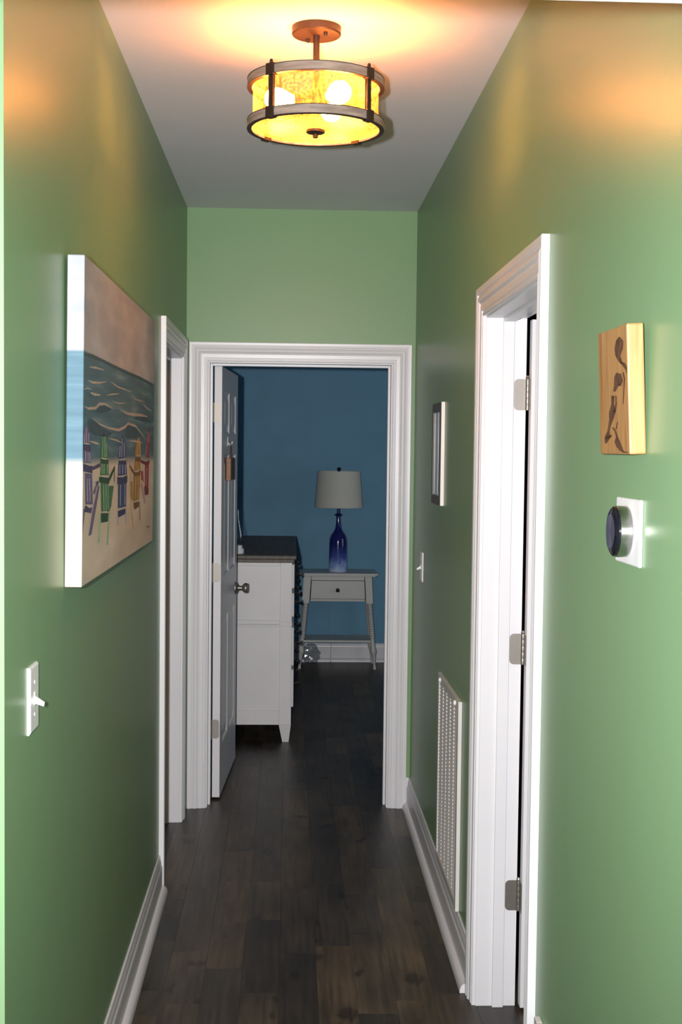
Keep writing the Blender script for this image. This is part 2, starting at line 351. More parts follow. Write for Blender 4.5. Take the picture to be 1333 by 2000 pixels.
def jambs(root, along, a, c, p0, p1, stop0, stop1):   # clear opening a..c, depth p0..p1, stop strip between stop0..stop1
    def bx(s0, s1, d0, d1, z0, z1):
        m = MB(); m.box(d0, d1, s0, s1, z0, z1, .0012) if along == 'Y' else m.box(s0, s1, d0, d1, z0, z1, .0012); return shift(m, root)
    for s0, s1 in ((a-JT, a), (c, c+JT)): bx(s0, s1, p0, p1, 0, OH+JT).build('jamb', 'trim_white', root)
    bx(a, c, p0, p1, OH, OH+JT).build('head_jamb', 'trim_white', root)
    e = .011
    bx(a, a+e, stop0, stop1, 0, OH).build('door_stop', 'trim_white', root); bx(c-e, c, stop0, stop1, 0, OH).build('door_stop', 'trim_white', root)
    bx(a+e, c-e, stop0, stop1, OH-e, OH).build('door_stop', 'trim_white', root)
jambs(t1, 'Y', LDY0, LDY1, WL-T, WL, WL-.082, WL-.050)
jambs(t2, 'Y', RDY0, RDY1, WR, WR+T, WR+.0495, WR+.082)
jambs(t3, 'X', FDX0, FDX1, D, D+T, D+.048, D+.080)
# ------------------------------------------------------------------ baseboards with shoe moulding
BBP = [(0, 0), (.014, 0), (.014, .098), (.0125, .104), (.010, .108), (.0105, .114), (.009, .124), (.006, .134), (.006, .141), (.004, .144), (0, .144)]
SHP = [(0.0, 0), (.034, 0), (.0335, .010), (.031, .018), (.026, .025), (.019, .029), (.0, .031)]
def baseboard(name, label, fn, s0, s1):
    def ex(prof, a, c):
        n = len(prof); v = [fn(d, z, a) for d, z in prof]+[fn(d, z, c) for d, z in prof]
        return v, [tuple(range(n)), tuple(range(n, 2*n))]+[(k, (k+1) % n, n+(k+1) % n, n+k) for k in range(n)]
    v, f = ex(BBP, s0, s1); o = tag(obj(name, v, f, 'trim_white'), label, 'baseboard', kind=ST)
    v, f = ex(SHP, s0, s1-.004); obj('shoe_moulding', v, f, 'trim_white', o, True)
    return o
fL = lambda d, z, s: (WL+d, s, z); fR = lambda d, z, s: (WR-d, s, z)
baseboard('baseboard_left', 'white baseboard below the beach canvas', fL, Y0, LDY0-RV-CW)
baseboard('baseboard_right', 'white baseboard below the large return vent', fR, RDY1+RV+CW, D-.001)
baseboard('baseboard_near', 'white baseboard below the thermostat', fR, -1.0, RDY0-RV-CW)
m = MB(); m.box(FDX1+RV+CW, WR-.0005, D-.012, D, 0, .144); tag(m.build('baseboard_far', 'trim_white'), 'short white baseboard in the corner beside the bedroom doorway', 'baseboard', kind=ST)
baseboard('baseboard_back', 'white baseboard along the blue bedroom wall', lambda d, z, s: (s, BY-d, z), BX0, BX1)
# ------------------------------------------------------------------ six-panel doors
def panel_door(root, Wd, Ht=2.032, th=0.035):
    # slab in local x 0..Wd (from hinge edge), y 0..th, z .012..; moulded panels on both faces
    xs = [0, .112, Wd/2-.045, Wd/2+.045, Wd-.112, Wd]; zs = [.012, .25, .85, 1.05, 1.63, 1.73, 1.93, Ht+.008]
    v, f = [], []
    def q(*p): n = len(v); v.extend(p); f.append(tuple(range(n, n+len(p))))
    for y, sg in ((0, 1), (th, -1)):
        for i in range(5):
            for j in range(7):
                x0, x1, z0, z1 = xs[i], xs[i+1], zs[j], zs[j+1]
                if i in (1, 3) and j in (1, 3, 5):
                    rings = [(0, 0), (.012, .007), (.024, .007), (.052, .001)]
                    for (a, da), (b_, db) in zip(rings, rings[1:]):
                        A = [(x0+a, y+sg*da, z0+a), (x1-a, y+sg*da, z0+a), (x1-a, y+sg*da, z1-a), (x0+a, y+sg*da, z1-a)]
                        B = [(x0+b_, y+sg*db, z0+b_), (x1-b_, y+sg*db, z0+b_), (x1-b_, y+sg*db, z1-b_), (x0+b_, y+sg*db, z1-b_)]
                        for k in range(4): q(A[k], A[(k+1) % 4], B[(k+1) % 4], B[k])
                    q(*B)
                else: q((x0, y, z0), (x1, y, z0), (x1, y, z1), (x0, y, z1))
    z0, z1 = zs[0], zs[-1]
    q((0, 0, z0), (0, th, z0), (0, th, z1), (0, 0, z1)); q((Wd, 0, z0), (Wd, th, z0), (Wd, th, z1), (Wd, 0, z1))
    q((0, 0, z0), (Wd, 0, z0), (Wd, th, z0), (0, th, z0)); q((0, 0, z1), (Wd, 0, z1), (Wd, th, z1), (0, th, z1))
    o = obj('door_slab', v, f, 'trim_white', root)
    bm = bmesh.new(); bm.from_mesh(o.data); bmesh.ops.remove_doubles(bm, verts=bm.verts, dist=1e-5); bmesh.ops.recalc_face_normals(bm, faces=bm.faces); bm.to_mesh(o.data); bm.free()
    return o
HZ = (1.825, 1.076, 0.337)
def rounded(y0, y1, z0, z1, r, left):    # leaf outline in (a, z) with two rounded corners on the free side
    p = []
    def arc(cx, cz, a0, a1): p.extend((cx+r*math.cos(a0+(a1-a0)*k/4), cz+r*math.sin(a0+(a1-a0)*k/4)) for k in range(5))
    if left:
        p += [(y1, z0), (y1, z1)]; arc(y0+r, z1-r, PI/2, PI); arc(y0+r, z0+r, PI, 1.5*PI)
    else:
        p += [(y0, z1), (y0, z0)]; arc(y1-r, z0+r, 1.5*PI, 2*PI); arc(y1-r, z1-r, 0, PI/2)
    return p
# bedroom door: hinged on the left jamb, swung into the bedroom
DRX = -0.3195
d1 = thing('door_1', 'white six-panel bedroom door standing open', 'door', (DRX, D+T+.012, 0), (0, 0, 0), kind=ST)
d1.rotation_euler = (0, 0, math.radians(90-3.0))
panel_door(d1, 0.790)
# local frame: +x along the door away from the hinge, +y towards the wall side (left), face y=0 looks right into the doorway
d1.location = (DRX, D+T+.012, 0)
for z in HZ:
    m = MB(); m.prism(rounded(.004, .036, z-.0445, z+.0445, .012, False), 'X', -.0022, -.0002)
    for zz in (-.034, .034): m.lathe([(.0042, -.0032), (.0042, -.0022)], (0, .022, z+zz), 10, 'X')
    m.v = [Vector((p.x, .040-p.y, p.z)) for p in m.v]
    h = m.build('hinge', 'nickel', d1)
    m = MB(); m.lathe([(.0055, z-.046), (.0055, z+.046)], (-.006, .041, 0), 12); m.build('hinge_pin', 'nickel', h, True)
m = MB()
m.lathe([(.033, 0), (.033, -.004), (.024, -.010), (.014, -.014), (.0115, -.030), (.0115, -.036), (.020, -.041), (.0265, -.050), (.027, -.058), (.022, -.066), (0, -.068)], (.725, 0, .927), 24, 'Y')
m.build('door_knob', 'nickel', d1, True)
m = MB(); m.lathe([(.033, .035), (.033, .039), (.014, .049), (.0115, .060), (.0265, .075), (.022, .090), (0, .093)], (.725, 0, .927), 24, 'Y'); m.build('door_knob', 'nickel', d1, True)
# right door: hinged on the far jamb, swung into the right room
d2 = thing('door_2', 'white six-panel door swung open inside the right doorway', 'door', (WR+T+.0078, RDY1-.041, 0), (0, 0, 0), kind=ST)
panel_door(d2, 0.79)
for z in HZ:
    m = MB()      # leaf on the jamb faces the camera
    m.prism(rounded(WR+.0845, WR+T-.001, z-.0455, z+.0455, .013, True), 'Y', RDY1-.0022, RDY1-.0002)
    for zz, xx in ((-.033, .1000), (0, .0915), (.033, .1000)): m.lathe([(.0044, RDY1-.0036), (.0044, RDY1-.0020)], (WR+xx, 0, z+zz), 10, 'Y')
    shift(m, d2); h = m.build('hinge', 'nickel', d2)
    m = MB()
    for k in range(5): m.lathe([(.0060, z-.0455+k*.0182), (.0062, z-.0445+k*.0182), (.0062, z-.0285+k*.0182), (.0060, z-.0275+k*.0182)], (WR+T+.0036, RDY1-.0045, 0), 12)
    m.lathe([(.0045, z+.0455), (.007, z+.049), (.005, z+.055), (0, z+.056)], (WR+T+.0036, RDY1-.0045, 0), 12)
    shift(m, d2); m.build('hinge_pin', 'nickel', h, True)
    m = MB(); m.box(-.0016, -.0002, .004, .034, z-.0445, z+.0445, .0004); m.build('hinge_leaf', 'nickel', h)
m = MB(); m.lathe([(.033, 0), (.033, -.004), (.014, -.014), (.0115, -.036), (.0265, -.050), (.022, -.066), (0, -.068)], (.73, 0, .927), 24, 'Y'); m.build('door_knob', 'nickel', d2, True)
# ------------------------------------------------------------------ ceiling light
LX, LY, ZB, ZT, RR = 0.0575, 3.352, 2.4805, 2.6085, 0.1765
cl = thing('ceiling_light', 'round drum ceiling light with seeded glass between two weathered wood bands', 'ceiling light', (LX, LY, CH))
def LZ(z): return z-CH
m = MB(); m.lathe([(0, LZ(CH)), (.0635, LZ(CH)), (.0635, LZ(CH-.018)), (.061, LZ(CH-.021)), (0, LZ(CH-.021))], n=48); can = m.build('canopy', 'lamp_bronze', cl, True)
for a in (-.9, 2.2):
    m = MB(); m.lathe([(.005, LZ(CH-.021)), (.005, LZ(CH-.027)), (.003, LZ(CH-.030)), (0, LZ(CH-.030))], (.037*math.cos(a), .037*math.sin(a), 0), 12); m.build('canopy_screw', 'lamp_iron', can, True)
m = MB(); m.lathe([(.0085, LZ(CH-.021)), (.0085, LZ(ZB+.014))], n=16); m.build('stem', 'lamp_bronze', cl, True)
HB = .0235
for z0 in (ZB, ZT-HB):
    m = MB(); m.lathe([(RR, LZ(z0+.0015)), (RR, LZ(z0+HB-.0015)), (RR-.010, LZ(z0+HB-.0015)), (RR-.010, LZ(z0+.0015))], n=72, closed=True)
    bnd = m.build('wood_band', 'lamp_wood', cl, True)
    for ze in (z0, z0+HB-.0015):
        m = MB(); m.lathe([(RR+.0008, LZ(ze)), (RR+.0008, LZ(ze+.0015)), (RR-.011, LZ(ze+.0015)), (RR-.011, LZ(ze))], n=72, closed=True); m.build('band_rim', 'lamp_iron', bnd)
m = MB(); RG = .162; n = 72
for r in (RG,):
    m.add([(r*math.cos(2*PI*k/n), r*math.sin(2*PI*k/n), LZ(z)) for z in (ZB+.012, ZT-.012) for k in range(n)], [(k, (k+1) % n, n+(k+1) % n, n+k) for k in range(n)])
m.build('glass_drum', 'seeded_glass', cl, True)
m = MB(); m.lathe([(RR-.0105, LZ(ZB+.006)), (.10, LZ(ZB+.003)), (.03, LZ(ZB+.002)), (0.0001, LZ(ZB+.002))], n=72); m.f = [f for f in m.f if len(f) == 4]; m.build('glass_plate', 'frosted_glass', cl, True)
for k in range(4):
    a = math.radians(-90-41+90*k); R_ = Matrix.Rotation(a, 4, 'Z')
    m = MB(); m.box(RR-.006, RR-.0015, -.0075, .0075, LZ(ZB+.01), LZ(ZT-.01), .001)
    m.box(RR-.012, RR-.009, -.006, .006, LZ(ZB+.0), LZ(ZT), .0005)
    m.v = [R_ @ p for p in m.v]; st = m.build('strap', 'lamp_iron', cl)
    for z0 in (ZB-.003, ZT-HB-.003):
        m = MB(); m.box(RR-.014, RR+.0045, -.0125, .0125, LZ(z0), LZ(z0+HB+.006), .002)
        m.v = [R_ @ p for p in m.v]; m.build('strap_clip', 'lamp_iron', st)
    m = MB(); m.lathe([(.0045, LZ(ZT)), (.0045, LZ(ZT+.010)), (.003, LZ(ZT+.013)), (0, LZ(ZT+.013))], (RR-.004, 0, 0), 10); m.v = [R_ @ p for p in m.v]; m.build('strap_bolt', 'lamp_iron', st, True)
m = MB(); m.lathe([(0, LZ(ZB+.004)), (.024, LZ(ZB+.001)), (.024, LZ(ZB-.005)), (.021, LZ(ZB-.007)), (.007, LZ(ZB-.009)), (.007, LZ(ZB-.018)), (0, LZ(ZB-.020))], n=28); m.build('finial', 'lamp_bronze', cl, True)
m = MB(); m.lathe([(.026, LZ(ZT-.033)), (.030, LZ(ZT-.038)), (.030, LZ(ZT-.066)), (.020, LZ(ZT-.075))], n=24); m.build('socket_hub', 'lamp_bronze', cl, True)
for k, az in enumerate((-175, -55, 65)):
    a = math.radians(az); R_ = Matrix.Rotation(a, 4, 'Z'); zc = LZ(ZT-.052)
    m = MB(); m.lathe([(.013, .026), (.015, .030), (.015, .052), (.012, .056)], (0, 0, zc), 16, 'X'); m.v = [R_ @ p for p in m.v]; m.build('socket', 'lamp_iron', cl, True)
    m = MB(); m.lathe([(.011, .054), (.013, .062), (.020, .074), (.0265, .088), (.029, .101), (.027, .114), (.020, .125), (.010, .131), (0, .1325)], (0, 0, zc), 20, 'X')
    m.v = [R_ @ p for p in m.v]; m.build('bulb', 'bulb_glow', cl, True)
# ------------------------------------------------------------------ beach canvas on the left wall
CY0, CZ0, CLEN, CHT, CTH = 2.712, 1.3615, 1.392, 0.697, 0.037
cv = thing('canvas_painting', 'large beach canvas with five bright wooden chairs facing the sea', 'painting', (WL, CY0, CZ0), (0, math.radians(0.45), 0))
m = MB(); m.box(0.001, CTH, 0, CLEN, 0, CHT, .002); m.build('canvas', 'beach_paint', cv)
Rinv = Matrix.Rotation(math.radians(-0.45), 3, 'Y')
def cpt(px, py, lay):
    p = on_x(px, py, WL+CTH+.003); q = Rinv @ (p-Vector((WL, CY0, CZ0)))
    return (CTH+.0003+lay*.0002, min(max(q.y, .002), CLEN-.002), min(max(q.z, .002), CHT-.002))
C1 = lambda x, y: (130+x/7.4056, 820+y/7.4056)       # pixels of the chair close-up
C0 = lambda x, y: (100+x/5.0, 470+y/5.0)             # pixels of the upper close-up
def patch(shapes, name, conv=C1):                    # shapes: (material, layer, [points])
    mats = sorted({s[0] for s in shapes}); v, f, fm = [], [], []
    for mt, lay, pts in shapes:
        n = len(v); v += [cpt(*conv(*p), lay) for p in pts]; f.append(tuple(range(n, n+len(pts)))); fm.append(mats.index(mt))
    return obj(name, v, f, None, cv, mats=mats, fm=fm)
def ribbon(pts, w):
    a, b_ = [], []
    for k, (x, y) in enumerate(pts):
        ww = w*math.sin(PI*(k+.35)/(len(pts)-.3)); a.append((x, y-ww)); b_.append((x, y+ww))
    return a+b_[::-1]
sea = [('paint_wave', 0, [(305, 1085), (400, 1110), (560, 1190), (760, 1285), (860, 1325), (992, 1400), (992, 1425), (850, 1350), (700, 1290), (480, 1180), (305, 1120)]),
       ('paint_wave', 1, [(350, 1760), (375, 1735), (430, 1760), (500, 1830), (600, 1880), (560, 1920), (420, 1900), (370, 1860)]),
       ('paint_wave', 1, [(720, 1900), (735, 1815), (770, 1790), (830, 1830), (880, 1910), (800, 1935), (740, 1930)]),
       ('paint_wave', 1, [(430, 1680), (470, 1615), (520, 1605), (590, 1650), (520, 1680)]),
       ('paint_wave', 1, [(800, 1735), (850, 1708), (930, 1735), (985, 1775), (900, 1770)])]
for pts, w in (([(370, 1235), (430, 1240), (510, 1265)], 12), ([(355, 1365), (400, 1385), (470, 1388), (530, 1378)], 12), ([(580, 1380), (650, 1430), (780, 1475)], 8),
               ([(380, 1485), (420, 1502), (480, 1508)], 15), ([(540, 1510), (600, 1500), (660, 1495)], 8), ([(303, 1610), (360, 1640), (430, 1635), (470, 1595), (520, 1595), (600, 1640)], 16),
               ([(680, 1655), (740, 1690), (820, 1700), (880, 1705), (940, 1720)], 16), ([(890, 1590), (930, 1635), (980, 1665)], 10), ([(400, 1735), (470, 1790), (560, 1830), (660, 1850), (720, 1820), (750, 1785), (820, 1810), (880, 1880), (930, 1960)], 15)):
    sea.append(('paint_foam', 2, ribbon(pts, w)))
for pts, w in (([(310, 1450), (350, 1440), (390, 1455)], 8), ([(600, 1570), (660, 1590), (720, 1585)], 7), ([(800, 1540), (850, 1560), (900, 1570)], 7), ([(380, 1960), (430, 1975), (470, 1985)], 14), ([(560, 1930), (640, 1950), (690, 1975)], 10), ([(760, 1955), (830, 1960), (890, 1975)], 10)):
    sea.append(('paint_foam', 2, ribbon(pts, w)))
w_ = patch(sea, 'painted_waves', C0); w_['kind'] = 'stuff'
def spark(x, y, w, h): return [(x-w, y), (x, y-h), (x+w, y), (x, y+h)]
for x, y, h in ((403, 385, 22), (582, 495, 24), (450, 730, 30), (343, 775, 26), (513, 880, 38), (600, 840, 28), (712, 755, 30), (838, 910, 32), (885, 975, 34), (937, 1035, 32), (950, 1225, 20)):
    patch([('paint_foam', 1, spark(x, y, 6, h))], 'painted_sparkle', C0)
def slats(pts_list, mt, lay=3, w=5): return [(mt, lay, [(x0-w, y0), (x0+w, y0), (x1+w, y1), (x1-w, y1)]) for x0, y0, x1, y1 in pts_list]
P = lambda n: ('paint_'+n, 'paint_'+n+'_dark', 'paint_'+n+'_light')
md, dk, lt = P('purple')
patch([(md, 1, [(243, 190), (262, 130), (285, 55), (310, 130), (340, 185), (345, 340), (245, 335)]), (dk, 2, [(245, 355), (345, 362), (347, 460), (250, 440)]),
       (md, 1, [(258, 445), (352, 455), (362, 625), (258, 620)]), (dk, 2, [(238, 640), (380, 668), (378, 775), (245, 745)]), (md, 1, [(268, 770), (375, 780), (390, 1225), (280, 1225)]),
       (dk, 2, [(275, 1240), (378, 1268), (366, 1352), (262, 1330)]), (dk, 1, [(380, 680), (490, 622), (492, 682), (385, 728)]), (dk, 1, [(390, 1060), (440, 890), (468, 880), (470, 930), (400, 1075)]),
       (md, 1, [(462, 960), (486, 960), (440, 1260), (372, 1660), (330, 1680), (395, 1260)]), (md, 1, [(255, 1290), (280, 1290), (235, 1630), (198, 1640)])]
      + slats([(258, 200, 258, 325), (285, 110, 288, 325), (318, 190, 320, 325), (275, 460, 280, 610), (310, 470, 315, 610), (335, 470, 342, 610), (300, 850, 310, 1180), (335, 850, 348, 1180)], lt)
      + [('paint_cream', 3, ribbon([(245, 340), (290, 345), (345, 352)], 12)), ('paint_cream', 3, ribbon([(285, 1235), (340, 1265), (385, 1250)], 13)), ('paint_cream', 3, ribbon([(270, 630), (330, 655), (375, 660)], 10)),
         (lt, 3, ribbon([(395, 900), (430, 905), (445, 1000), (400, 1130)], 14))], 'painted_chair')
md, dk, lt = P('green')
patch([(md, 1, [(488, 480), (500, 300), (520, 225), (540, 205), (570, 250), (605, 440), (605, 560), (492, 550)]), (dk, 2, [(492, 565), (608, 575), (610, 640), (497, 625)]),
       (md, 1, [(497, 620), (608, 630), (618, 800), (490, 800)]), (dk, 2, [(473, 825), (630, 830), (622, 925), (478, 905)]), (md, 1, [(497, 900), (612, 915), (630, 1325), (510, 1325)]),
       (dk, 2, [(505, 1350), (625, 1350), (612, 1470), (508, 1490)]), (dk, 1, [(620, 820), (700, 660), (708, 700), (632, 890)]), (md, 1, [(615, 960), (660, 950), (690, 960), (655, 1250), (632, 1310)]),
       (lt, 2, [(488, 1350), (508, 1350), (490, 1780), (465, 1780)]), (lt, 2, [(612, 1350), (636, 1350), (612, 1810), (590, 1810)]), (dk, 1, [(692, 690), (703, 690), (700, 900), (690, 900)])]
      + slats([(525, 240, 520, 540), (553, 240, 555, 540), (578, 340, 580, 540), (515, 640, 515, 780), (545, 640, 545, 780), (590, 640, 592, 780), (540, 930, 548, 1310), (575, 930, 580, 1310), (600, 930, 610, 1300)], lt)
      + [('paint_cream', 3, ribbon([(500, 550), (550, 565), (605, 565)], 12)), ('paint_cream', 3, ribbon([(480, 810), (560, 820), (620, 830)], 14)), ('paint_cream', 3, ribbon([(505, 1335), (570, 1330), (625, 1335)], 12))], 'painted_chair')
md, dk, lt = P('blue')
patch([(md, 1, [(750, 500), (770, 380), (795, 250), (815, 205), (840, 260), (865, 400), (868, 550), (755, 565)]), (dk, 2, [(755, 590), (865, 590), (870, 640), (755, 640)]), (md, 1, [(750, 635), (870, 635), (882, 800), (748, 810)]),
       (dk, 2, [(738, 830), (885, 800), (882, 910), (740, 930)]), (md, 1, [(752, 920), (872, 905), (872, 1260), (750, 1280)]), (dk, 2, [(748, 1320), (862, 1280), (858, 1360), (755, 1415)]),
       (lt, 2, [(740, 1340), (754, 1340), (756, 1520), (738, 1520)]), (lt, 2, [(858, 1310), (870, 1310), (868, 1500), (856, 1500)])]
      + slats([(776, 380, 768, 540), (805, 270, 800, 540), (835, 330, 838, 540), (775, 650, 772, 780), (815, 650, 815, 780), (853, 650, 856, 780), (785, 940, 785, 1240), (850, 930, 850, 1230)], lt)
      + [('paint_cream', 3, ribbon([(765, 580), (820, 570), (865, 555)], 12)), ('paint_cream', 3, ribbon([(755, 825), (820, 815), (880, 795)], 14)), ('paint_cream', 3, ribbon([(755, 1295), (810, 1285), (862, 1255)], 14))], 'painted_chair')
md, dk, lt = P('yellow')
patch([(md, 1, [(990, 480), (1010, 340), (1045, 230), (1065, 290), (1078, 420), (1075, 530), (995, 530)]), (dk, 2, [(995, 535), (1075, 545), (1070, 600), (995, 595)]), (md, 1, [(992, 590), (1070, 590), (1072, 720), (982, 740)]),
       (dk, 2, [(975, 760), (1078, 720), (1070, 800), (980, 810)]), (md, 1, [(975, 800), (1068, 790), (1060, 1150), (970, 1180)]), (dk, 2, [(975, 1200), (1055, 1180), (1055, 1260), (985, 1300)]),
       (dk, 1, [(915, 640), (985, 750), (975, 790), (918, 700)]), (md, 1, [(922, 900), (960, 890), (965, 1180), (925, 1100)]), (lt, 2, [(920, 700), (932, 700), (940, 1180), (985, 1580), (970, 1590), (930, 1200)]), (md, 2, [(1058, 1180), (1068, 1180), (1078, 1450), (1068, 1450)])]
      + slats([(1040, 270, 1020, 510), (1062, 330, 1060, 510), (1012, 610, 1005, 720), (1045, 610, 1040, 720), (1005, 830, 1000, 1150), (1040, 830, 1035, 1140)], lt)
      + [('paint_cream', 3, ribbon([(1000, 525), (1040, 515), (1075, 510)], 10)), ('paint_cream', 3, ribbon([(985, 750), (1030, 745), (1075, 715)], 12)), ('paint_cream', 3, ribbon([(975, 1185), (1020, 1170), (1058, 1160)], 11))], 'painted_chair')
md, dk, lt = P('red')
patch([(md, 1, [(1155, 350), (1175, 220), (1200, 110), (1212, 180), (1205, 340), (1195, 560), (1150, 540)]), (dk, 2, [(1070, 575), (1150, 605), (1205, 580), (1200, 640), (1160, 660), (1075, 620)]), (md, 1, [(1140, 650), (1195, 640), (1190, 1000), (1140, 980)]),
       (dk, 2, [(1130, 960), (1195, 990), (1190, 1080), (1140, 1090)]), (md, 1, [(1080, 740), (1110, 740), (1120, 900), (1085, 860)]), (lt, 1, [(1065, 880), (1110, 960), (1150, 1200), (1135, 1210)])]
      + slats([(1182, 180, 1168, 330), (1200, 190, 1190, 330), (1160, 360, 1155, 500), (1165, 700, 1160, 940)], lt, 3, 4), 'painted_chair')
patch([('paint_blue_dark', 1, ribbon([(1170, 1565), (1190, 1545), (1212, 1535)], 9))], 'painted_signature')
# ------------------------------------------------------------------ light switches
def light_switch(name, label, x, y, z, face, w=0.079, h=0.124):
    t = thing(name, label, 'light switch', (x, y, z)); s = face
    m = MB(); B = .004
    a = [(0, -w/2, -h/2), (0, w/2, -h/2), (0, w/2, h/2), (0, -w/2, h/2)]; b_ = [(s*.006, p[1]*(1-2*B/w), p[2]*(1-2*B/h)) for p in a]; mid = [(s*.0035, p[1], p[2]) for p in a]
    m.add(a+mid+b_, [(0, 1, 2, 3)]+[(k, (k+1) % 4, 4+(k+1) % 4, 4+k) for k in range(4)]+[(4+k, 4+(k+1) % 4, 8+(k+1) % 4, 8+k) for k in range(4)]+[(8, 9, 10, 11)])
    pl = m.build('wall_plate', 'plastic_white', t)
    for zz in (-.030, .030):
        m = MB(); m.lathe([(.0035, s*.006), (.003, s*.0072), (0, s*.0074)], (0, 0, zz), 10, 'X'); m.build('screw', 'plastic_white', pl, True)
    m = MB(); m.box(min(0, s*.0075), max(0, s*.0075), -.006, .006, -.012, .012, .001); m.build('toggle_frame', 'plastic_white', t)
    m = MB(); m.hexa([(s*.004, -.004, -.008), (s*.004, .004, -.008), (s*.004, .004, .006), (s*.004, -.004, .006)], [(s*.023, -.0035, -.015), (s*.023, .0035, -.015), (s*.0245, .0035, -.008), (s*.0245, -.0035, -.008)]); m.build('toggle', 'plastic_white', t)
    return t
light_switch('light_switch', 'white toggle light switch below the beach canvas', WL, 2.372, 1.192, 1)
light_switch('light_switch', 'white toggle light switch below the small framed picture', WR, 5.43, 1.164, -1)
# ------------------------------------------------------------------ thermostat
th = thing('thermostat', 'round steel thermostat on a white wall plate', 'thermostat', (WR, 2.108, 1.5275))
m = MB(); m.box(-.006, 0, -.0745, .0745, -.055, .055, .0025); m.build('wall_plate', 'plastic_white', th)
m = MB(); m.lathe([(.036, -.004), (.0405, -.006), (.0425, -.008), (.0425, -.0265), (.0415, -.0275), (.038, -.0275)], n=56, ax='X'); m.build('steel_ring', 'steel', th, True)
m = MB(); m.lathe([(.0418, -.0272), (.0415, -.030), (.0385, -.0325), (.033, -.0338), (0, -.0343)], n=56, ax='X'); fc = m.build('glass_face', 'black_glass', th, True)
m = MB(); m.lathe([(.029, -.0345), (0, -.0348)], n=40, ax='X'); m.build('display', 'screen_blue', fc, True)
# ------------------------------------------------------------------ burnt wood plaque
pq = thing('wood_plaque', 'small pine block with a burnt drawing of a figure', 'plaque', (WR-.001, 2.020, 1.6565), (0, math.radians(-2.6), 0))
m = MB(); m.box(-.0275, 0, 0, .192, 0, .2085, .003); m.build('pine_block', 'pine', pq)
Rq = Matrix.Rotation(math.radians(2.6), 3, 'Y')
def qpt(cx, cy):                                     # pixels of the plaque close-up
    px, py = 1140+cx/3.7047, 600+cy/3.7047
    z = max(0, min(.207, (1.8650-1.6565)*(1-(py-635)/252)))
    p = on_x(px, py, WR-.0285-.0454*z); q = Rq @ (p-Vector(pq.location))
    return (-.0279, min(max(q.y, .003), .189), min(max(q.z, .003), .2055))
def stroke(pts):                                     # (x, y, half width)
    v, f = [], []
    for x, y, w in pts: v += [qpt(x-w*1.5, y), qpt(x+w*1.5, y)]
    return v, [(2*k, 2*k+1, 2*k+3, 2*k+2) for k in range(len(pts)-1)]
v, f = [], []
for pts in ([(262, 215, 3), (265, 245, 18), (258, 300, 20), (252, 350, 12), (268, 390, 8), (285, 410, 9)], [(285, 400, 10), (305, 425, 12), (322, 455, 9), (335, 490, 5), (338, 550, 4)],
            [(248, 475, 6), (250, 510, 16), (243, 560, 12), (228, 610, 6)], [(268, 480, 5), (280, 530, 6), (262, 570, 8)], [(216, 640, 7), (215, 700, 6), (212, 760, 16), (205, 810, 10), (192, 860, 6), (184, 900, 6), (178, 940, 14), (165, 985, 5)],
            [(238, 640, 3), (240, 700, 4), (228, 760, 6)], [(208, 650, 3), (245, 655, 3)], [(205, 925, 4), (190, 935, 12), (172, 960, 8)], [(215, 870, 4), (235, 900, 4), (246, 940, 5), (248, 975, 14), (262, 1010, 14), (280, 1040, 9), (300, 1052, 6)],
            [(300, 1045, 14), (325, 1053, 16), (345, 1056, 6)], [(250, 830, 2), (240, 880, 3), (222, 890, 3)], [(290, 470, 3), (300, 520, 3), (290, 700, 2)]):
    a, g = stroke(pts); n = len(v); v += a; f += [tuple(i+n for i in q) for q in g]
obj('burnt_drawing', v, f, 'burn', pq)
# ------------------------------------------------------------------ framed picture on the right wall
fr = thing('picture_frame', 'narrow framed picture with grey front and pale edge on the green wall', 'picture frame', (WR, 4.703, 1.4555))
FW, FH, FT, FB = .290, .383, .0145, .034
for nm, y0, y1, z0, z1 in (('frame_side', 0, FB, 0, FH), ('frame_side', FW-FB, FW, 0, FH), ('frame_rail', FB, FW-FB, 0, FB), ('frame_rail', FB, FW-FB, FH-FB, FH)):
    m = MB(); m.box(-FT, -FT+.0012, y0, y1, z0, z1); p = m.build(nm, 'frame_grey', fr)
    m = MB(); m.box(-FT+.0012, -.0005, y0, y1, z0, z1); m.build('frame_back', 'frame_edge', p)
m = MB(); m.box(-.0128, -.001, FB, FW-FB, FB, FH-FB); m.build('mat_board', 'photo_dark', fr)
for y0, y1, mt in ((.092, .182, 'photo_light'), (.205, .254, 'photo_white')):
    m = MB(); m.box(-.0134, -.0128, y0, y1, FB+.004, FH-FB-.004); m.build('print', mt, fr)
